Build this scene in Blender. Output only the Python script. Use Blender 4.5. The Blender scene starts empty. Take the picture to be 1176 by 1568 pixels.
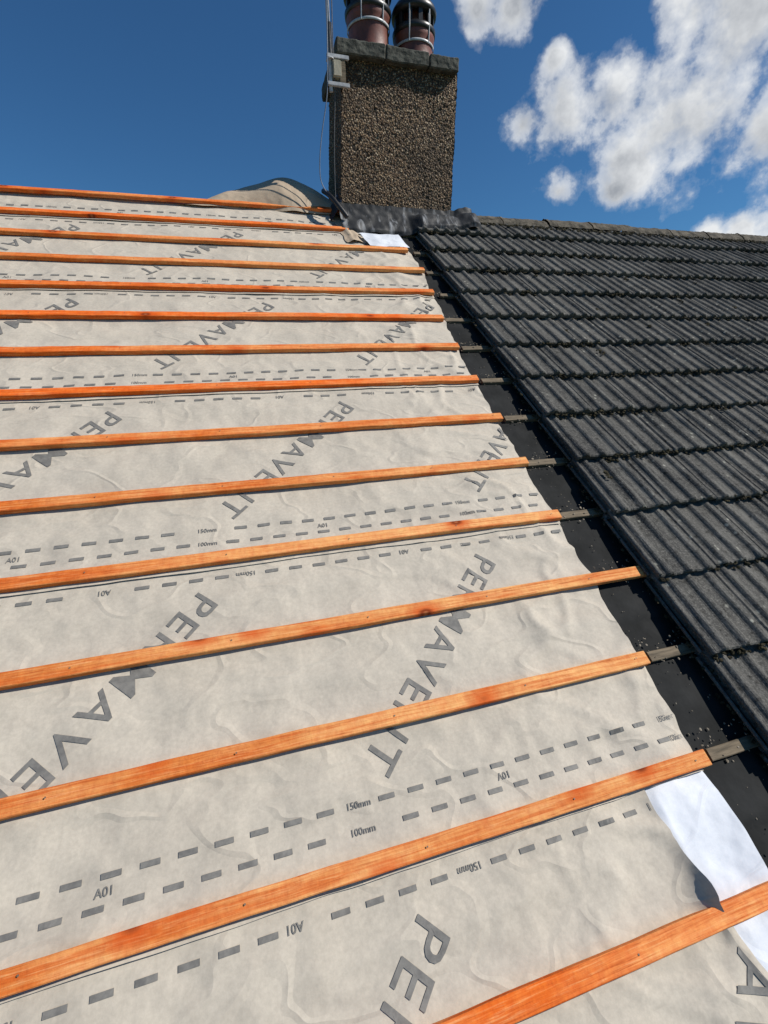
import bpy, bmesh, math, random
from mathutils import Vector, Matrix, noise
random.seed(7)
P=math.radians(35); cP,sP=math.cos(P),math.sin(P)
SL=Matrix.Rotation(P,4,'X')
RV=3.95                      # slope length at ridge
RY,RZ=RV*cP,RV*sP
sc=bpy.context.scene
col=sc.collection
def n3(x,y,z=0.0): return noise.noise(Vector((x,y,z)))

# ---------------------------------------------------------------- materials
def mat(name):
    m=bpy.data.materials.new(name); m.use_nodes=True
    nt=m.node_tree; b=nt.nodes['Principled BSDF']; return m,nt,b
class N:
    def __init__(s,nt): s.nt=nt
    def node(s,t,**k):
        n=s.nt.nodes.new(t)
        for a,v in k.items(): setattr(n,a,v)
        return n
    def l(s,a,b): s.nt.links.new(a,b)
    def coord(s,scale=(1,1,1),rnd=False):
        tc=s.node('ShaderNodeTexCoord'); mp=s.node('ShaderNodeMapping'); mp.inputs['Scale'].default_value=scale
        s.l(tc.outputs['Object'],mp.inputs['Vector'])
        if rnd:
            oi=s.node('ShaderNodeObjectInfo'); mu=s.node('ShaderNodeMath',operation='MULTIPLY'); mu.inputs[1].default_value=57.0
            s.l(oi.outputs['Random'],mu.inputs[0]); s.l(mu.outputs[0],mp.inputs['Location'])
        return mp.outputs['Vector']
    def noise(s,vec,scale,detail=4,rough=.55,dist=0):
        n=s.node('ShaderNodeTexNoise'); n.inputs['Scale'].default_value=scale; n.inputs['Detail'].default_value=detail
        n.inputs['Roughness'].default_value=rough; n.inputs['Distortion'].default_value=dist
        s.l(vec,n.inputs['Vector']); return n.outputs['Fac']
    def vor(s,vec,scale,feature='F1',out='Distance'):
        n=s.node('ShaderNodeTexVoronoi',feature=feature); n.inputs['Scale'].default_value=scale
        s.l(vec,n.inputs['Vector']); return n.outputs[out]
    def ramp(s,fac,stops):
        n=s.node('ShaderNodeValToRGB'); e=n.color_ramp.elements
        while len(e)<len(stops): e.new(.5)
        for i,(p,c) in enumerate(stops):
            e[i].position=p; e[i].color=(c,c,c,1) if not isinstance(c,tuple) else (*c,1)
        s.l(fac,n.inputs['Fac']); return n.outputs['Color']
    def mix(g,fac,a,b,mode='MIX'):
        n=g.node('ShaderNodeMix',data_type='RGBA',blend_type=mode)
        I=[i for i in n.inputs if i.enabled]
        for sock,v in zip(I,(fac,a,b)):
            if hasattr(v,'is_linked'): g.l(v,sock)
            elif isinstance(v,tuple): sock.default_value=(*v,1)
            else: sock.default_value=v
        return [o for o in n.outputs if o.enabled][0]
    def math(s,op,a,b=0.0,clamp=False):
        n=s.node('ShaderNodeMath',operation=op,use_clamp=clamp)
        for i,v in enumerate((a,b)):
            if hasattr(v,'is_linked'): s.l(v,n.inputs[i])
            else: n.inputs[i].default_value=v
        return n.outputs[0]
    def bump(s,h,strength,dist,prev=None):
        n=s.node('ShaderNodeBump'); n.inputs['Strength'].default_value=strength; n.inputs['Distance'].default_value=dist
        s.l(h,n.inputs['Height'])
        if prev is not None: s.l(prev,n.inputs['Normal'])
        return n.outputs['Normal']

def m_membrane(name,base,dirt):
    m,nt,b=mat(name); g=N(nt); v=g.coord()
    big=g.noise(v,1.7,3,.6); fine=g.noise(v,90,2,.7); mid=g.noise(v,5,4,.6,.3)
    c=g.mix(g.ramp(big,[(.3,0.),(.7,1.)]),tuple(x*.90 for x in base),base)
    c=g.mix(g.math('MULTIPLY',g.ramp(mid,[(.46,0.),(.76,1.)]),.45),c,dirt)
    c=g.mix(.18,c,g.ramp(fine,[(.25,.25),(.75,.8)]),'OVERLAY')
    sp=g.vor(v,19); c=g.mix(g.math('MULTIPLY',g.ramp(sp,[(.0,1.),(.03,0.)]),.45),c,(.16,.14,.12))
    g.l(c,b.inputs['Base Color']); b.inputs['Roughness'].default_value=.75
    bn=g.bump(g.noise(v,5.5,2,.45),.75,.030)
    cr=g.math('ABSOLUTE',g.math('SUBTRACT',g.noise(g.coord((1,1.6,1)),3.2,2,.45,.3),.5))
    bn=g.bump(g.ramp(cr,[(0.,1.),(.035,0.)]),.45,.004,bn)
    bn=g.bump(g.noise(v,17,2,.5),.45,.005,bn); bn=g.bump(fine,.22,.0012,bn)
    g.l(bn,b.inputs['Normal']); return m
M_mem=m_membrane('membrane_grey_beige',(.515,.460,.375),(.40,.35,.28))
M_white=m_membrane('membrane_white_side',(.72,.75,.80),(.42,.47,.54))
M_tan=m_membrane('membrane_tan',(.47,.37,.26),(.30,.22,.15))
def m_plain(name,c1,c2,scale,rough,bs=.4,bd=.004,stretch=(1,1,1),spec=.5):
    m,nt,b=mat(name); g=N(nt); v=g.coord(stretch)
    a=g.noise(v,scale,4,.65); c=g.mix(g.ramp(a,[(.35,0.),(.65,1.)]),c1,c2)
    g.l(c,b.inputs['Base Color']); b.inputs['Roughness'].default_value=rough; b.inputs['Specular IOR Level'].default_value=spec
    g.l(g.bump(g.noise(v,scale*3,3,.6),bs,bd),b.inputs['Normal']); return m
M_ink=m_plain('printed_ink',(.135,.13,.12),(.21,.20,.18),45,.7,.1,.001)
M_felt=m_plain('bitumen_felt',(.009,.010,.010),(.024,.025,.025),5,.8,.6,.006,spec=.15)
def m_lead():
    m,nt,b=mat('lead_flashing_grey'); g=N(nt); v=g.coord((1,1,1))
    st=g.noise(g.coord((13,3,3)),1.0,4,.65,.4)
    c=g.mix(g.noise(v,12,4,.6),(.010,.011,.012),(.036,.038,.041))
    c=g.mix(g.ramp(st,[(.55,0.),(.66,.75)]),c,(.34,.35,.36))
    g.l(c,b.inputs['Base Color']); b.inputs['Roughness'].default_value=.6; b.inputs['Specular IOR Level'].default_value=.3
    g.l(g.bump(g.noise(v,16,3),.45,.010),b.inputs['Normal']); return m
M_lead=m_lead()
def m_wood():
    m,nt,b=mat('treated_orange_timber'); g=N(nt)
    grain=g.noise(g.coord((7,190,190),True),1.0,3,.7,.4)
    grain2=g.noise(g.coord((2.0,60,60),True),1.0,3,.6,1.4)
    tone=g.noise(g.coord((1.7,3,3),True),1.0,4,.7)
    saw=g.noise(g.coord((60,40,40),True),1.0,3,.7)
    oi=g.node('ShaderNodeObjectInfo')
    tc=g.node('ShaderNodeTexCoord'); sx=g.node('ShaderNodeSeparateXYZ'); g.l(tc.outputs['Object'],sx.inputs[0])
    fade=g.math('ADD',g.math('MULTIPLY',sx.outputs['X'],.13),g.math('MULTIPLY',oi.outputs['Random'],.22))
    tn=g.math('ADD',tone,fade)
    deep=g.mix(oi.outputs['Random'],(.80,.148,.018),(.54,.165,.034))
    c=g.mix(g.ramp(tn,[(.48,0.),(.90,1.)]),deep,(.84,.43,.165))
    c=g.mix(g.ramp(grain2,[(.44,0.),(.62,.62)]),c,(.56,.095,.014))
    c=g.mix(g.ramp(grain,[(.52,0.),(.66,.42)]),c,(.86,.47,.20))
    c=g.mix(g.ramp(grain,[(.32,.55),(.44,0.)]),c,(.40,.07,.014))
    c=g.mix(.30,c,g.ramp(saw,[(.3,.2),(.7,.8)]),'OVERLAY')
    k=g.vor(g.coord((4.6,8.5,.3),True),1.0)
    c=g.mix(g.ramp(k,[(.14,.75),(.34,0.)]),c,(.58,.08,.010))
    c=g.mix(g.ramp(k,[(.08,.92),(.14,0.)]),c,(.20,.035,.010))
    c=g.mix(g.ramp(k,[(.03,.8),(.06,0.)]),c,(.46,.16,.06))
    g.l(c,b.inputs['Base Color']); b.inputs['Roughness'].default_value=.9; b.inputs['Specular IOR Level'].default_value=.1
    bn=g.bump(grain,.8,.002); g.l(g.bump(saw,.6,.002,bn),b.inputs['Normal']); return m
M_wood=m_wood()
M_oldwood=m_plain('weathered_timber',(.08,.062,.038),(.20,.155,.10),8,.85,.6,.003,(1,9,9))
M_nail=m_plain('nail_rusty',(.12,.08,.05),(.22,.16,.11),50,.6)
def m_tile(name='concrete_tile_charcoal',k=1.0):
    m,nt,b=mat(name); g=N(nt); v=g.coord()
    a=g.noise(v,1.8,4,.7); gr=g.noise(v,130,2,.8); md=g.noise(v,34,4,.75)
    streak=g.noise(g.coord((22,2.2,4)),1.0,4,.7)
    c=g.mix(g.ramp(a,[(.35,0.),(.65,1.)]),(.050*k,.050*k,.048*k),(.115*k,.111*k,.101*k))
    c=g.mix(g.ramp(streak,[(.48,0.),(.70,.75)]),c,(.185,.18,.162))
    c=g.mix(g.ramp(gr,[(.48,0.),(.70,.6)]),c,(.23,.222,.20))
    c=g.mix(g.ramp(md,[(.54,0.),(.70,.8)]),c,(.016,.016,.014))
    sp=g.vor(v,24); lic=g.noise(v,5,2)
    c=g.mix(g.math('MULTIPLY',g.ramp(sp,[(.10,1.),(.22,0.)]),g.ramp(lic,[(.50,0.),(.60,.85)])),c,(.36,.355,.30))
    g.l(c,b.inputs['Base Color']); b.inputs['Roughness'].default_value=1.0; b.inputs['Specular IOR Level'].default_value=.05
    bn=g.bump(md,.6,.006); g.l(g.bump(gr,.5,.003,bn),b.inputs['Normal']); return m
M_tile=m_tile()
M_ridge=m_plain('ridge_tile_mossy',(.035,.032,.024),(.15,.13,.10),16,.95,.8,.01,spec=.2)
M_moss=m_plain('moss',(.014,.013,.009),(.07,.06,.035),40,.95,spec=.1)
M_chips=m_plain('debris_chips',(.12,.10,.07),(.30,.26,.2),40,.9)
def m_pebble():
    m,nt,b=mat('pebbledash'); g=N(nt); v=g.coord()
    cell=g.vor(v,80,'F1','Color'); d=g.vor(v,80)
    sep=g.node('ShaderNodeSeparateColor'); g.l(cell,sep.inputs['Color'])
    c=g.ramp(sep.outputs['Red'],[(.0,(.095,.052,.023)),(.5,(.21,.130,.064)),(.8,(.34,.235,.13)),(1.,(.60,.48,.33))])
    c=g.mix(g.ramp(d,[(.35,0.),(.65,1.)]),c,(.035,.022,.012))
    big=g.noise(v,3,4,.6); c=g.mix(g.ramp(big,[(.4,.0),(.7,.6)]),c,(.05,.033,.019))
    g.l(c,b.inputs['Base Color']); b.inputs['Roughness'].default_value=.85
    h=g.math('SUBTRACT',1.0,d)
    g.l(g.bump(h,1.0,.014),b.inputs['Normal']); return m
M_peb=m_pebble()
M_cap=m_plain('cap_concrete',(.04,.042,.036),(.12,.12,.10),18,.92,.7,.008,spec=.2)
M_terra=m_plain('terracotta',(.11,.030,.020),(.21,.062,.038),9,.5,.3,.004)
M_black=m_plain('black_glaze',(.010,.010,.010),(.022,.021,.021),10,.38,.3,.003)
M_steel=m_plain('galvanised',(.35,.36,.37),(.6,.6,.6),20,.35,.2,.002)
M_cream=m_plain('cream_plastic',(.30,.27,.19),(.50,.45,.34),15,.5)
M_cable=m_plain('cable_grey',(.06,.06,.06),(.12,.12,.12),20,.5)
M_wire=m_plain('cable_blue_grey',(.14,.17,.22),(.2,.24,.3),20,.5)

# ---------------------------------------------------------------- helpers
def empty(name,loc=(0,0,0)):
    o=bpy.data.objects.new(name,None); col.objects.link(o); o.location=loc; o.empty_display_size=.1; return o
def mk(name,vs,fs,m,slope=False,smooth=False,parent=None):
    me=bpy.data.meshes.new(name); me.from_pydata([tuple(v) for v in vs],[],fs); me.update()
    o=bpy.data.objects.new(name,me); col.objects.link(o)
    for mm in (m if isinstance(m,list) else [m]): me.materials.append(mm)
    if smooth: me.polygons.foreach_set('use_smooth',[True]*len(me.polygons))
    if slope: o.matrix_world=SL
    if parent: o.parent=parent
    return o
def grid(nu,nv,f):
    vs=[f(i/(nu-1),j/(nv-1)) for j in range(nv) for i in range(nu)]
    fs=[(j*nu+i,j*nu+i+1,(j+1)*nu+i+1,(j+1)*nu+i) for j in range(nv-1) for i in range(nu-1)]
    return vs,fs
def box(x0,x1,y0,y1,z0,z1):
    v=[(x,y,z) for z in(z0,z1) for y in(y0,y1) for x in(x0,x1)]
    return v,[(0,2,3,1),(4,5,7,6),(0,1,5,4),(2,6,7,3),(0,4,6,2),(1,3,7,5)]
def bevbox(name,d,m,parent=None,bev=.006,slope=False,rough=0):
    v,f=box(*d); o=mk(name,v,f,m,slope,False,parent)
    bm=bmesh.new(); bm.from_mesh(o.data)
    if rough:
        bmesh.ops.bevel(bm,geom=bm.edges[:],offset=bev,segments=1,affect='EDGES')
        bmesh.ops.subdivide_edges(bm,edges=[e for e in bm.edges if e.calc_length()>.03],cuts=14,use_grid_fill=True)
        for q in bm.verts:
            c=q.co*7
            q.co+=Vector((n3(c.x,c.y,c.z),n3(c.y+7,c.x,c.z),n3(c.z,c.x+3,c.y)))*rough+Vector((n3(c.x*6,c.y*6,c.z*6),n3(c.y*6+7,c.x*6,c.z*6),n3(c.z*6,c.x*6+3,c.y*6)))*rough*.6
    else: bmesh.ops.bevel(bm,geom=bm.edges[:],offset=bev,segments=2,affect='EDGES')
    bmesh.ops.recalc_face_normals(bm,faces=bm.faces); bm.to_mesh(o.data); bm.free(); return o
def lathe(name,prof,c,m,parent=None,n=40,smooth=True):
    vs=[];fs=[]
    for r,z in prof:
        for i in range(n):
            a=2*math.pi*i/n; vs.append((c[0]+r*math.cos(a),c[1]+r*math.sin(a),c[2]+z))
    for j in range(len(prof)-1):
        for i in range(n):
            k=(i+1)%n; fs.append((j*n+i,j*n+k,(j+1)*n+k,(j+1)*n+i))
    return mk(name,vs,fs,m,False,smooth,parent)
def tube(name,pts,r,m,parent=None,slope=False,n=8):
    cu=bpy.data.curves.new(name,'CURVE'); cu.dimensions='3D'; cu.bevel_depth=r; cu.bevel_resolution=3; cu.use_fill_caps=True
    s=cu.splines.new('NURBS' if len(pts)>2 else 'POLY'); s.points.add(len(pts)-1)
    for i,p in enumerate(pts): s.points[i].co=(*p,1)
    if len(pts)>2: s.order_u=3; s.use_endpoint_u=True
    o=bpy.data.objects.new(name,cu); col.objects.link(o); cu.materials.append(m)
    if slope: o.matrix_world=SL
    if parent: o.parent=parent
    return o

# ---------------------------------------------------------------- membrane
G=.306; V13=-.018
def vb(k): return V13+(13-k)*G
EDGE=[(-1.2,1.06),(-.46,1.03),(-.36,1.003),(-.3,.974),(-.17,.963),(-.03,.953)]
EDGE2=[(-.06,1.165),(.03,1.172),(.3,1.182),(.45,1.168),(.62,1.188),(.75,1.170),(.91,1.182),(1.05,1.165),(1.3,1.178),(1.5,1.165),(1.74,1.176),(2.0,1.175),(2.16,1.198),(2.35,1.20),(2.52,1.24),(2.8,1.235),(3.03,1.272),(3.39,1.268),(3.5,1.22),(3.62,1.02),(3.7,.93),(4.2,.86)]
def lerp(T,v):
    if v<=T[0][0]: return T[0][1]
    for (a,x),(b,y) in zip(T,T[1:]):
        if v<=b: return x+(y-x)*(v-a)/(b-a)
    return T[-1][1]
def H(u,v):
    h=.0100*n3(u*1.8,v*3.6,1)+.0050*n3(u*6,v*5,4)
    e=max(0,min(1,(u-.2)/.8))
    r=1-abs(n3(u*4+v*3,v*3.4-u*2,9))*6
    h+=max(0,r)**1.5*.0075*(.12+e*e)
    r=1-abs(n3(u*2.2-v*2,v*6+u*1.4,19))*7
    h+=max(0,r)**1.5*.0055*(.30+e)
    d=min(abs(v-vb(k)) for k in range(0,16))
    h-=.005*math.sin(math.pi*min(1,d/.153))*(1+n3(u*2,v,3))
    h*=min(1,.12+d/.06)
    return h
LAPS=[13,10,7,4,1]
Z0=.008
bounds=[-1.05]+[vb(k)-(.030 if k==13 else .036) for k in LAPS]+[4.02]
PX=[.25,.765,.42,1.13-.98,.04,.5]
mem=empty('roofing_underlay')
def Wsheet(i,u,v):
    lo=bounds[i]; t=v-lo
    w=Z0+.004*math.exp(-max(0,t)/.15)+H(u,v)
    if i>0: w+=max(0,n3(u*4,i*3.3))*.008*math.exp(-max(0,t)/.018)
    if i==0:
        ed=lerp(EDGE,v); w+=.045*math.exp(-(ed-u)/.035)*math.exp(-((v+.27)/.05)**2)+.006*math.exp(-(ed-u)/.05)
    if v>3.75: w+=(v-3.75)*.12
    return w
for i in range(6):
    lo=bounds[i]; hi=bounds[i+1]+(.11 if i<5 else 0)
    if i==5: hi=3.96
    tab=EDGE if i==0 else EDGE2
    nv=int((hi-lo)/.013)+2
    def f(s,t,i=i,lo=lo,hi=hi,tab=tab):
        v=lo+(hi-lo)*t
        ed=lerp(tab,v)+.006*n3(v*7,i*5)+.004*n3(v*25,i)
        s2=s**.70
        u=-4.2+(ed+4.2)*s2
        vv=v
        if t==0: vv=v+.006*n3(u*2.5,i*9)+.002*n3(u*11,i)
        w=Wsheet(i,u,v)-(.005*(v-bounds[i+1]+.02)/.13 if (i<5 and v>bounds[i+1]-.02) else 0)
        if i>0 and u>1.1: w-=.004*(u-1.1)/.07+.004*n3(v*9,3)*(u-1.1)/.08
        return (u,vv,w)
    vs,fs=grid(330,nv,f)
    mk('sheet',vs,fs,M_mem,True,True,mem)
def fw(s,t):
    v=-1.05+1.02*t; ed=lerp([(-1.05,1.12),(-.5,1.13),(-.305,1.178),(-.2,1.186),(-.1,1.178),(-.03,1.16)],v)
    u=.7+(ed-.7)*s
    a=max(0,min(1,(u-.93)/.05))
    return (u,v,-.006+a*(.011+.010*max(0,n3(u*9,v*7,8))+.016*s**6*max(0,n3(v*5,2,2)+.3)+.002*n3(u*26,v*26)))
vs,fs=grid(90,130,fw); mk('white_flap',vs,fs,M_white,True,True,mem)
def fw2(s,t):
    v=3.40+.16*t; u=.97+.30*s-.05*t
    return (u,v+.02*n3(u*9,1),.022+.02*t+.008*n3(u*14,v*14,8))
vs,fs=grid(16,12,fw2); mk('white_flap_upper',vs,fs,M_white,True,True,mem)
def fd(s,t):
    x=-.32+1.19*s
    env=max(0,math.sin(math.pi*min(1,max(0,(x+.30)/1.45))))**1.15
    a=math.pi*t
    hgt=.03+.275*env*(1-.12*n3(x*3,1))
    y=RY-.06+.42*t+.03*n3(x*3,t*3)
    z=RZ-.005+hgt*math.sin(a)**.7+.014*n3(x*7,t*6,2)-.1*t
    return (x,y,z)
vs,fs=grid(80,34,fd); mk('ridge_drape',vs,fs,M_tan,False,True,mem)
def fb(s,t):
    x=-4.2+5.1*s; d=.02+1.1*t
    return (x,RY+d*cP,RZ+.03-d*sP+.004*n3(x*3,d*4))
vs,fs=grid(60,20,fb); mk('sheet_rear',vs,fs,M_mem,False,True,mem)

PV=[];PF=[]
def addpoly(bmv,bmf,i):
    tab=EDGE if i==0 else EDGE2
    for fc in bmf:
        pts=[bmv[k] for k in fc]
        if any(p[0]>lerp(tab,p[1])-.006 or p[1]>RV-.02 or p[1]<bounds[i]+.005 for p in pts): continue
        b0=len(PV)
        for (x,y) in pts: PV.append((x,y,Wsheet(i,x,y)+.0021))
        PF.append(tuple(range(b0,b0+len(pts))))
cache={}
def textmesh(s,sub):
    if s in cache: return cache[s]
    cu=bpy.data.curves.new('t','FONT'); cu.body=s; cu.size=1; cu.offset=.006 if sub else .012; cu.resolution_u=3
    if sub: cu.space_character=1.18
    o=bpy.data.objects.new('t',cu); col.objects.link(o)
    bpy.context.view_layer.update()
    dg=bpy.context.evaluated_depsgraph_get(); me=bpy.data.meshes.new_from_object(o.evaluated_get(dg))
    bm=bmesh.new(); bm.from_mesh(me); bmesh.ops.triangulate(bm,faces=bm.faces)
    if sub:
        for _ in range(4):
            es=[e for e in bm.edges if e.calc_length()>.12]
            if es: bmesh.ops.subdivide_edges(bm,edges=es,cuts=1)
            bmesh.ops.triangulate(bm,faces=bm.faces)
    vs=[(v.co.x,v.co.y) for v in bm.verts]; fs=[[v.index for v in f.verts] for f in bm.faces]
    bm.free(); bpy.data.objects.remove(o)
    x0=min(v[0] for v in vs);x1=max(v[0] for v in vs);y0=min(v[1] for v in vs);y1=max(v[1] for v in vs)
    vs=[((x-x0)/(x1-x0),(y-y0)/(y1-y0)) for x,y in vs]
    cache[s]=(vs,fs); return cache[s]
def put(s,i,org,r,length,height,sub=False):
    r=Vector(r).normalized(); up=Vector((-r.y,r.x))
    vs,fs=textmesh(s,sub)
    q=[(org[0]+r.x*x*length+up.x*y*height,org[1]+r.y*x*length+up.y*y*height) for x,y in vs]
    addpoly(q,fs,i)
def dashrow(i,v,skips,ph):
    u=-4.1+ph
    while u<1.3:
        if not any(abs(u+.021-s)<.055 for s in skips):
            n=4
            for a in range(n):
                x0=u+.042*a/n;x1=u+.042*(a+1)/n
                addpoly([(x0,v-.0058),(x1,v-.0058),(x1,v+.0058),(x0,v+.0058)],[[0,1,2,3]],i)
        u+=.08
for i in range(6):
    px=PX[i]; lapk=LAPS[i-1] if i>0 else None
    reps=[px+.98*k for k in range(-5,3)]
    if i<5:
        up=vb(LAPS[i])
        for q in reps:
            r=(-.51,-.52)
            c=Vector((q,up-.175)); rr=Vector(r).normalized(); u2=Vector((-rr.y,rr.x))
            o=c-rr*.045-u2*.0425
            put('PERMAVENT',i,o,r,.815,.085,True)
        vt=up-.068
        A=[q-.27 for q in reps]; Mm=[q+.15 for q in reps]
        dashrow(i,vt,A+Mm,.02*i)
        for a in A: put('A01',i,(a+.018,vt+.010),(-1,0),.036,.018)
        for a in Mm: put('150mm',i,(a+.03,vt+.009),(-1,0),.06,.016)
    if i>0:
        b=vb(lapk); A=[q-.2 for q in reps]; Mm=[q-.6 for q in reps]
        for dv,txt in ((.07,'100mm'),(.126,'150mm')):
            dashrow(i,b+dv,Mm,.035+.013*i+.03*(dv>.1))
            for a in Mm: put(txt,i,(a-.03,b+dv-.008),(1,0),.06,.016)
        for a in A: put('A01',i,(a-.018,b+.089),(1,0),.036,.018)
mk('printed_marks',PV,PF,M_ink,True,False,mem)

# ---------------------------------------------------------------- battens
ends={15:1.6,14:1.75,13:1.185,12:1.185,11:1.405,10:1.182,9:1.18,8:1.185,7:1.18,6:1.183,5:1.195,4:1.235,3:1.265,2:1.235,1:.86,0:.84}
def batten(name,u0,u1,v0,w0,wd,th,m,seed,tilt=0):
    n=max(2,int((u1-u0)/.03))
    b=.0022;hw=wd/2
    prof=[(-hw,b),(-hw,th-b),(-hw+b,th),(hw-b,th),(hw,th-b),(hw,b),(hw-b,0),(-hw+b,0)]
    vs=[];fs=[]
    for i in range(n+1):
        u=u0+(u1-u0)*i/n
        dv=.0055*n3(u*.9,seed*7.1)+.0012*n3(u*9,seed); dw=.004*n3(u*1.1,seed*3.7,5)+.0014*n3(u*5,seed)
        for (y,z) in prof:
            ww=1+.08*n3(u*4,seed,y*30)
            vs.append((u,v0+dv+y*ww+tilt*(u-u0),w0+dw+z+.0014*n3(u*20,y*50,seed)))
    for i in range(n):
        for k in range(8):
            fs.append((i*8+k,i*8+(k+1)%8,(i+1)*8+(k+1)%8,(i+1)*8+k))
    fs.append(tuple(range(8))); fs.append(tuple(range(n*8+7,n*8-1,-1)))
    o=mk(name,vs,fs,m,True)
    bm=bmesh.new(); bm.from_mesh(o.data); bmesh.ops.recalc_face_normals(bm,faces=bm.faces); bm.to_mesh(o.data); bm.free()
    return o
rafters=[-3.9+.42*j for j in range(13)]
for k in range(0,16):
    v=vb(k); w=.010
    if k==0: v=3.925; w=.040
    o=batten('roof_batten',-4.2,ends[k],v,w,.043,.023,M_wood,k)
    NV=[];NF=[]
    for rr in rafters:
        rr=rr+.01*n3(rr,k)
        if rr<ends[k]:
            c=(rr,v+.006*n3(k*2.,rr),w+.0235); b0=len(NV)
            for a in range(8): NV.append((c[0]+.0023*math.cos(a*.785),c[1]+.0023*math.sin(a*.785),c[2]+.0020))
            NF.append(tuple(range(b0,b0+8)))
    h=mk('nail_heads',NV,NF,M_nail); h.parent=o
for k in list(range(1,16)):
    if k in(11,14,15): continue
    u0=1.215 if k not in (10,9) else 1.19
    if k<5: u0=1.29
    batten('weathered_batten',u0,1.46,vb(k)+.004,-.012,.034,.020,M_oldwood,k+60,.01*n3(k*3.3,2))

# ---------------------------------------------------------------- deck felt
vs,fs=grid(2,2,lambda s,t:(-4.3+13*s,-1.15+(RV+1.15)*t,-.026)); mk('roof_deck',vs,fs,M_felt,True)
def ff2(s,t):
    u=1.02+.5*s; v=-1.1+5.0*t
    lap=((v+.2)%.62)/.62
    return (u,v,-.015+.007*(1-lap)+.003*n3(u*7,v*5)+.005*max(0,n3(u*3,v*9,3)))
vs,fs=grid(30,330,ff2); mk('bitumen_felt_strip',vs,fs,M_felt,True,True)

# ---------------------------------------------------------------- tiles
tile_roof=empty('tiled_roof')
NR=3; TW=.270; U0=1.40
def tprof(x):
    p=(x*NR)%1.0
    r=math.exp(-(abs(p-.5)/.19)**3)*.015
    if x<.02 or x>.99: r-=.006
    return r
TV=[];TF=[]
ncol=42;ntile=26
for c in range(-4,13):
    vl=V13+G*c-.052
    for ti in range(ntile):
        j1=random.uniform(-.006,.006); j2=random.uniform(-.003,.003); j3=random.uniform(-.006,.006); sk=random.uniform(-.007,.007)
        b0=len(TV)
        rows=[(.006,-.026),(0,-.006),(.005,0)]+[(q,0) for q in(.03,.07,.12,.2,.28,.345)]
        for ri,(dv,dw) in enumerate(rows):
            for a in range(ncol+1):
                x=a/ncol; u=U0+TW*(ti+x)
                v=vl+dv+j1+sk*x
                if v>RV-.03: v=RV-.03
                fall=1-dv/.345
                w=.036+.038*fall+dw+j2+j3*(x-.5)*fall
                pr=tprof(x)
                if ri==0: pr*=.35
                w+=pr+(.0025*n3(u*28,v*28,c) if ri>0 else 0)
                if ri<=2: v+=.005*n3(u*38,c*5.)+.003*n3(u*90,c*5.,3)
                if ri==2: w-=.003*max(0,n3(u*60,c*3.))
                if ti==0 and a==0: w-=.028
                TV.append((u,v,w))
        for ri in range(len(rows)-1):
            for a in range(ncol):
                q=b0+ri*(ncol+1)+a
                TF.append((q,q+1,q+ncol+2,q+ncol+1))
mk('tiles',TV,TF,M_tile,True,False,tile_roof)
for c in range(-4,13):
    vl=V13+G*c-.05
    pts=[(U0+.004,vl,.068),(U0+.002,vl+.15,.055),(U0+.004,vl+.33,.038)]
    tube('verge_roll',pts,.009,M_tile,tile_roof,False).matrix_world=SL
    tube('verge_lip',[(U0-.016,vl+.02,.040),(U0-.016,vl+.32,.014)],.006,M_tile,tile_roof,False).matrix_world=SL
for j in range(15):
    x0=1.79+.45*j
    jz=random.uniform(-.006,.006)
    def fr(s,t,x0=x0,jz=jz):
        x=x0+.443*s; a=(t-.5)*2
        off=abs(a)
        d=.135*off
        z=RZ+.088+jz+(.005 if s<.04 else 0)-d*sP*.95-.018*(off**6)-.012*math.exp(-(off/.15)**2)
        y=RY+(d*cP if a>0 else -d*cP)
        return (x,y,z+.005*n3(x*20,a*3)+.004*n3(x*60,a*9,3))
    vs,fs=grid(30,21,fr); mk('ridge_tile',vs,fs,M_ridge,False,True,tile_roof)

def blobs(name,pts,m,slope=True):
    V=[];F=[]
    bm=bmesh.new(); bmesh.ops.create_icosphere(bm,subdivisions=1,radius=1); bv=[v.co.copy() for v in bm.verts]; bf=[[v.index for v in f.verts] for f in bm.faces]; bm.free()
    for (x,y,z,r) in pts:
        b0=len(V); sx,sy,sz=[random.uniform(.6,1.3) for _ in range(3)]
        for q in bv:
            k=1+random.uniform(-.3,.3); V.append((x+q.x*r*sx*k,y+q.y*r*sy*k,z+q.z*r*sz*.6*k))
        F+= [[b0+a for a in f] for f in bf]
    return mk(name,V,F,m,slope)
pts=[]
for c in range(-3,13):
    vl=V13+G*c-.052
    for _ in range(340):
        u=U0+abs(random.gauss(0,1.6)) if random.random()<.75 else U0+random.uniform(0,6)
        if n3(u*3,c*4.4)<-.1: continue
        pts.append((u,vl+random.uniform(-.018,.004),.055+random.uniform(-.012,.018),random.uniform(.003,.010)))
    for _ in range(50):
        pts.append((U0-random.uniform(-.01,.03),vl+random.uniform(-.03,.3),random.uniform(.0,.03),random.uniform(.003,.009)))
for _ in range(46):
    cu,cv=U0+random.uniform(.05,3.5),random.uniform(-.5,3.8)
    for _ in range(9):
        pts.append((cu+random.gauss(0,.013),cv+random.gauss(0,.013),.066,random.uniform(.004,.010)))
for _ in range(900):
    x=random.uniform(1.8,8); pts.append((x,RV-.17+random.uniform(-.02,.03),.075,random.uniform(.004,.013)))
blobs('moss_clumps',pts,M_moss)
pts=[]
for k in range(1,15):
    for _ in range(44):
        pts.append((random.uniform(1.2,1.42),vb(k)+random.uniform(-.03,.07),random.uniform(-.006,.012),random.uniform(.0015,.005)))
for _ in range(200): pts.append((random.uniform(1.19,1.4),random.uniform(-.9,3.5),-.005,random.uniform(.001,.003)))
blobs('roof_debris',pts,M_chips)

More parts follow.
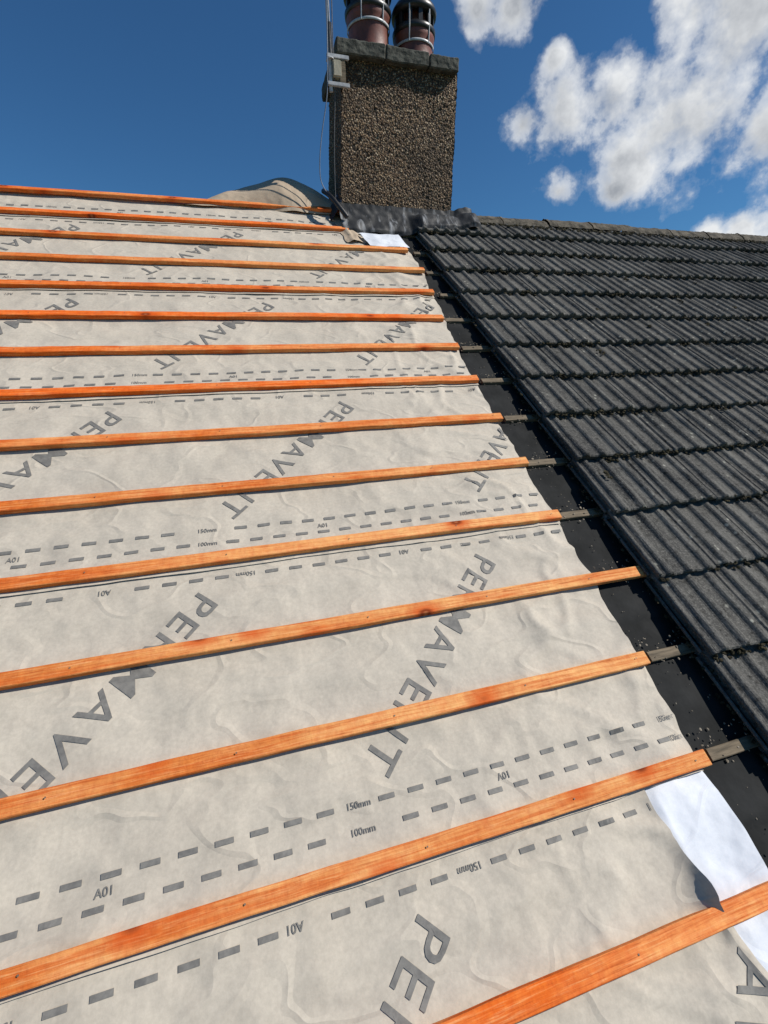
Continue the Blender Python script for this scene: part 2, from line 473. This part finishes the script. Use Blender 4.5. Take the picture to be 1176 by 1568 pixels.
# ---------------------------------------------------------------- chimney
chim=empty('chimney',(1.3,3.37,2.3))
def cxl(z): return .84+(z-2.3)*.062
def cxr(z): return 1.742+(z-2.3)*.036
YF,YB=3.113,3.63
def disp(p,nrm):
    ds=noise.voronoi(Vector(p)*58)[0]
    return .011*(.6-min(1,ds[0]))+.008*n3(p[0]*5,p[1]*5,p[2]*5)
CV=[];CF=[]
def face(nu,nv,f,nrm):
    b=len(CV); vs,fs=grid(nu,nv,f)
    for p in vs:
        d=disp(p,nrm); CV.append((p[0]+nrm[0]*d,p[1]+nrm[1]*d,p[2]+nrm[2]*d))
    CF.extend([tuple(b+k for k in q) for q in fs])
zt=3.215
face(140,190,lambda s,t:(cxl(1.7+(zt-1.7)*t)*(1-s)+cxr(1.7+(zt-1.7)*t)*s,YF,1.7+(zt-1.7)*t),(0,-1,0))
face(60,150,lambda s,t:(cxl(1.7+(zt-1.7)*t),YB+(YF-YB)*s,1.7+(zt-1.7)*t),(-1,0,0))
face(60,150,lambda s,t:(cxr(1.7+(zt-1.7)*t),YF+(YB-YF)*s,1.7+(zt-1.7)*t),(1,0,0))
face(60,60,lambda s,t:(cxr(1.7+(zt-1.7)*t)*(1-s)+cxl(1.7+(zt-1.7)*t)*s,YB,1.7+(zt-1.7)*t),(0,1,0))
st=mk('stack',CV,CF,M_peb,False,True)
def par(o,p): 
    o.parent=p; o.matrix_parent_inverse=Matrix.Translation(-Vector(p.location)) ; return o
par(st,chim)
par(bevbox('cap_slab_left',(.848,1.20,3.058,3.69,3.203,3.293),M_cap,None,rough=.006,bev=.008),chim)
par(bevbox('cap_slab_middle',(1.205,1.535,3.062,3.69,3.206,3.296),M_cap,None,rough=.006,bev=.008),chim)
par(bevbox('cap_slab_right',(1.54,1.768,3.06,3.685,3.200,3.288),M_cap,None,rough=.006,bev=.008),chim)
vs,fs=grid(30,20,lambda s,t:(.9+.82*s,3.1+.55*t,3.285+.055*math.sin(math.pi*s)**.5*math.sin(math.pi*t)**.5+.006*n3(s*9,t*9)))
par(mk('mortar_flaunching',vs,fs,M_cap,False,True),chim)
def pot(x,r,zt,name):
    e=empty(name,(x,3.37,3.3)); o=[]
    c=(x,3.37,3.28); L=.075
    o.append(lathe('clay_body',[(r*1.0,0),(r*1.0,.04),(r*.95,.06),(r*.93,zt-.05),(r*1.0,zt-.03),(r*1.02,zt),(r*1.0,zt+.02),(r*.7,zt+.02)],c,M_terra))
    o.append(lathe('steel_band',[(r*.97,zt-.075),(r*1.0,zt-.073),(r*1.0,zt-.060),(r*.97,zt-.058)],c,M_steel))
    o.append(lathe('cowl_skirt',[(r*.95,zt+.0),(r*1.06,zt+.005),(r*1.08,zt+.035),(r*.98,zt+.05),(r*.8,zt+.055)],c,M_black))
    V=[];F=[]
    for k in range(12):
        a=2*math.pi*k/12; b0=len(V)
        for z in(zt+.04,zt+.05+L):
            for da,rr in((-.10,1.0),(.10,1.0),(.10,.86),(-.10,.86)):
                V.append((c[0]+r*rr*math.cos(a+da),c[1]+r*rr*math.sin(a+da),c[2]+z))
        F+=[(b0,b0+1,b0+5,b0+4),(b0+1,b0+2,b0+6,b0+5),(b0+2,b0+3,b0+7,b0+6),(b0+3,b0,b0+4,b0+7)]
    o.append(mk('cowl_louvres',V,F,M_black))
    o.append(lathe('cowl_core',[(r*.6,zt),(r*.6,zt+.06+L)],c,M_terra))
    z=zt+.04+L
    o.append(lathe('cowl_dome',[(r*.85,z),(r*1.10,z+.005),(r*1.13,z+.03),(r*1.06,z+.055),(r*.9,z+.085),(r*.5,z+.11),(r*.2,z+.12),(0.001,z+.14)],c,M_black))
    for sx in(-.55,.45):
        o.append(tube('strap',[(x+r*sx,3.37-r*.86,3.28+zt-.075),(x+r*sx*1.02,3.37-r*.98,3.28+zt+.03),(x+r*sx*1.02,3.37-r*.95,3.28+zt+.13)],.005,M_steel))
    for q in o: par(q,e)
    par(e,chim); return e
pot(1.165,.160,.305,'chimney_pot')
pot(1.525,.152,.235,'chimney_pot')

def fa(s,t):
    u=.82+1.13*s
    base=.0 if u<1.36 else min(1,(u-1.36)/.08)*.062
    prof=[(3.862,.118),(3.83,.085),(3.80,.065+base*.5),(3.755,.055+base),(3.70,.044+base),(3.655,.026+base),(3.635,.0+base)]
    q=t*(len(prof)-1); k=min(int(q),len(prof)-2); fr=q-k
    v=prof[k][0]*(1-fr)+prof[k+1][0]*fr; w=prof[k][1]*(1-fr)+prof[k+1][1]*fr
    w+=.016*n3(u*7,t*3,3)*(.3+t)+.008*n3(u*20,t*5); v+=.022*n3(u*6,2.2)*t
    if u>1.76:
        w+=.03*math.sin(math.pi*min(1,(u-1.76)/.19)); v+=.02*(u-1.76)/.19*(1-t)
    if s>.97: w-=(s-.97)/.03*.05
    return (u,v,w+.008)
vs,fs=grid(120,30,fa); mk('lead_flashing',vs,fs,M_lead,True,True)
def fs2(s,t):
    y=3.09+.55*s; z0=(y*math.tan(P)) if y<RY else (RZ-(y-RY)*math.tan(P))
    return (.855-.10*t-.02*n3(y*8,t*3), y, z0+.15*(1-t)+.03+.015*n3(y*14,t*5))
vs,fs=grid(30,10,fs2); mk('lead_flashing',vs,fs,M_lead,False,True)
def ft(s,t):
    u=.82+.13*s; v=3.46+.32*t
    return (u+.04*n3(v*9,1)-.04*t,v,.012+.028*math.sin(math.pi*s)*(.6+.6*n3(v*8,s*4)))
vs,fs=grid(12,20,ft); mk('torn_underlay_scrap',vs,fs,M_tan,True,True)

# ---------------------------------------------------------------- TV aerial
aer=empty('tv_aerial',(.80,3.08,3.0)); A=[]
A.append(tube('mast',[(.80,3.07,2.98),(.80,3.07,5.1)],.0125,M_steel))
A.append(tube('mast_sleeve',[(.806,3.07,3.18),(.806,3.07,3.36)],.017,M_cable))
A.append(bevbox('bracket_plate',(.86,.905,3.05,3.11,3.03,3.18),M_oldwood,bev=.004))
A.append(bevbox('wall_block',(.815,.875,3.04,3.09,3.06,3.155),M_cream,bev=.006))
for z in(3.175,3.02):
    A.append(bevbox('bracket_arm',(.775,.93,3.045,3.065,z-.012,z+.012),M_steel,bev=.003))
A.append(tube('u_bolt',[(.78,3.09,3.16),(.775,3.04,3.16),(.83,3.04,3.16),(.83,3.09,3.16)],.004,M_steel))
A.append(tube('coax_cable',[(.815,3.05,3.9),(.79,3.045,3.4),(.775,3.04,3.1),(.77,3.06,2.95),(.72,3.08,2.75),(.69,3.1,2.55),(.70,3.12,2.42),(.76,3.1,2.36)],.0035,M_wire))
A.append(tube('coax_cable_2',[(.83,3.05,3.6),(.82,3.05,3.2),(.83,3.07,3.0),(.815,3.09,2.8),(.80,3.1,2.5),(.80,3.1,2.34)],.003,M_cable))
A.append(tube('boom',[(.45,3.07,4.95),(1.35,3.07,4.95)],.01,M_steel))
for k in range(10): A.append(tube('element',[(.5+.085*k,2.92,4.95),(.5+.085*k,3.22,4.95)],.004,M_steel))
for q in A: par(q,aer)
tube('black_pipe_offcut',[(.73,3.20,2.42),(.74,3.08,2.37),(.80,3.02,2.28),(.86,3.0,2.20)],.018,M_black)

# ---------------------------------------------------------------- house + ground
house=empty('brick_house')
def m_brick():
    m,nt,b=mat('brickwork'); g=N(nt)
    tc=g.node('ShaderNodeTexCoord'); sp=g.node('ShaderNodeSeparateXYZ'); g.l(tc.outputs['Object'],sp.inputs[0])
    cb=g.node('ShaderNodeCombineXYZ'); g.l(g.math('ADD',sp.outputs['X'],sp.outputs['Y']),cb.inputs[0]); g.l(sp.outputs['Z'],cb.inputs[1])
    br=g.node('ShaderNodeTexBrick'); br.inputs['Scale'].default_value=4.4; br.inputs['Color1'].default_value=(.25,.09,.05,1); br.inputs['Color2'].default_value=(.32,.14,.08,1); br.inputs['Mortar'].default_value=(.35,.32,.28,1)
    g.l(cb.outputs[0],br.inputs['Vector']); g.l(br.outputs['Color'],b.inputs['Base Color']); b.inputs['Roughness'].default_value=.85; return m
M_brick=m_brick(); M_glass=m_plain('window_glass',(.02,.025,.03),(.03,.035,.04),2,.08,.02,.001); M_upvc=m_plain('white_frame',(.7,.7,.68),(.8,.8,.78),4,.4,.05,.001)
GZ=-5.6; ye=-1.05*cP; ze=-1.05*sP; yb=2*RY-ye
par(bevbox('walls',(-4.1,8.5,ye+.12,yb-.12,GZ,ze-.12),M_brick,bev=.002),house)
for x in(-2.6,.4,3.6,6.6):
    for z in(-2.4,-4.9):
        if x==3.6 and z<-4: 
            par(bevbox('door',(x-.2,x+.7,ye+.06,ye+.13,GZ+.02,GZ+2.05),M_upvc),house); continue
        par(bevbox('window_frame',(x-.65,x+.65,ye+.07,ye+.14,z,z+1.15),M_upvc),house)
        par(bevbox('window_pane',(x-.58,x-.03,ye+.055,ye+.08,z+.08,z+1.07),M_glass,bev=.002),house)
        par(bevbox('window_pane',(x+.03,x+.58,ye+.055,ye+.08,z+.08,z+1.07),M_glass,bev=.002),house)
par(bevbox('gutter',(-4.3,8.7,ye-.13,ye-.01,ze-.11,ze-.03),M_black,bev=.02),house)
vs,fs=grid(2,2,lambda s,t:(.9+7.9*s,RY+.02+(yb-RY)*t,RZ+.02-(yb-RY)*t*math.tan(P)))
par(mk('rear_slope',vs,fs,M_tile),house)
vs,fs=grid(2,2,lambda s,t:(-4.3+13.1*s,RY+(yb-RY)*t,RZ-.02-(yb-RY)*t*math.tan(P)))
par(mk('rear_deck',vs,fs,M_felt),house)
for x in(-4.1,8.5):
    par(mk('gable',[(x,ye+.12,ze-.12),(x,yb-.12,ze-.12),(x,RY,RZ-.05)],[(0,1,2)],M_brick),house)
M_grass=m_plain('grass',(.04,.07,.02),(.09,.11,.04),.3,.95,.5,.05)
mk('ground',[(-400,-400,GZ),(400,-400,GZ),(400,400,GZ),(-400,400,GZ)],[(0,1,2,3)],M_grass)

# ---------------------------------------------------------------- light + sky
az=math.radians(-20); el=math.radians(44)
S=Vector((math.cos(el)*math.cos(az),math.cos(el)*math.sin(az),math.sin(el)))
sl=bpy.data.lights.new('sun','SUN'); sl.energy=5.0; sl.angle=math.radians(.5); sl.color=(1,.95,.88)
so=bpy.data.objects.new('sun',sl); col.objects.link(so); so.rotation_euler=S.to_track_quat('Z','Y').to_euler(); so.location=S*20
w=bpy.data.worlds.new('World'); sc.world=w; w.use_nodes=True; nt=w.node_tree; g=N(nt)
bg=nt.nodes['Background']; out=nt.nodes['World Output']
sky=g.node('ShaderNodeTexSky',sky_type='NISHITA'); sky.sun_disc=False; sky.sun_elevation=el; sky.sun_rotation=math.pi/2-az
sky.air_density=1.0; sky.dust_density=.3; sky.ozone_density=2.0
tint=g.mix(1.0,sky.outputs[0],(.40,.80,1.12),'MULTIPLY'); g.l(tint,bg.inputs['Color']); bg.inputs['Strength'].default_value=.070
tc=g.node('ShaderNodeTexCoord'); D=tc.outputs['Generated']
B=[((.385,.775,.498),.028),((.430,.755,.490),.032),((.500,.747,.440),.020),((.631,.634,.447),.045),((.68,.59,.435),.080),
((.479,.794,.374),.024),((.535,.757,.378),.045),((.585,.714,.384),.055),((.640,.687,.346),.078),((.700,.640,.335),.085),((.753,.589,.310),.065),
((.624,.716,.313),.050),((.621,.734,.274),.022),((.550,.785,.282),.030),((.735,.645,.190),.022),((.765,.615,.192),.026),((.800,.58,.200),.04),
((.85,.45,.27),.12),((.95,.2,.25),.1)]
def blobf(vec):
    prev=None
    for c,r in B:
        d=g.node('ShaderNodeVectorMath',operation='DISTANCE'); g.l(vec,d.inputs[0]); d.inputs[1].default_value=Vector(c).normalized()
        x=g.math('SUBTRACT',1.0,g.math('DIVIDE',d.outputs['Value'],r*1.3))
        prev=x if prev is None else g.math('SMOOTH_MAX',prev,x)
        if prev is not x: prev.node.inputs[2].default_value=.3
    return prev
base=blobf(D)
n1=g.noise(D,10.5,9,.60,.0)
a=g.node('ShaderNodeVectorMath',operation='ADD'); g.l(D,a.inputs[0]); a.inputs[1].default_value=(.014,-.012,.024)
s1=g.noise(D,10.5,5,.56,.0); s2=g.noise(a.outputs[0],10.5,5,.56,.0)
d0=g.math('ADD',base,g.math('MULTIPLY',g.math('SUBTRACT',n1,.5),3.4))
cov=g.ramp(d0,[(.0,0.),(.20,.14),(.45,.60),(.85,1.)])
rel=g.math('MULTIPLY',g.math('SUBTRACT',s1,s2),2.0)
low=g.noise(D,4.0,1,.5)
thick=g.ramp(d0,[(.45,0.),(1.0,1.)])
greyness=g.math('MULTIPLY',thick,g.ramp(low,[(.36,.40),(.58,1.)]))
bright=g.math('ADD',g.math('SUBTRACT',.95,g.math('MULTIPLY',greyness,.55)),rel,True)
cc=g.mix(bright,(.20,.23,.28),(.86,.88,.90))
bg2=g.node('ShaderNodeBackground'); g.l(cc,bg2.inputs['Color']); bg2.inputs['Strength'].default_value=.95
mx=g.node('ShaderNodeMixShader'); g.l(cov,mx.inputs[0]); g.l(bg.outputs[0],mx.inputs[1]); g.l(bg2.outputs[0],mx.inputs[2]); g.l(mx.outputs[0],out.inputs['Surface'])
w.cycles.sampling_method='MANUAL'; w.cycles.sample_map_resolution=256

# ---------------------------------------------------------------- camera
R=[(0.95883,-0.24552,0.14273),(-0.10698,-0.77782,-0.61931),(0.26307,0.57854,-0.77206)]
def tw(v): return Vector((v[0],v[1]*cP-v[2]*sP,v[1]*sP+v[2]*cP))
F=tw(R[2]).normalized(); Y=(-tw(R[1])); Zc=-F; X=Y.cross(Zc).normalized(); Y=Zc.cross(X)
cam=bpy.data.cameras.new('camera'); co=bpy.data.objects.new('camera',cam); col.objects.link(co)
m=Matrix(((X.x,Y.x,Zc.x,0),(X.y,Y.y,Zc.y,-1.3728*sP),(X.z,Y.z,Zc.z,1.3728*cP),(0,0,0,1))); co.matrix_world=m
cam.sensor_fit='VERTICAL'; cam.sensor_height=36; cam.lens=697.04/1568*36; cam.clip_start=.02; cam.clip_end=2000
sc.camera=co
sc.view_settings.view_transform='Standard'; sc.view_settings.look='None'; sc.view_settings.exposure=0
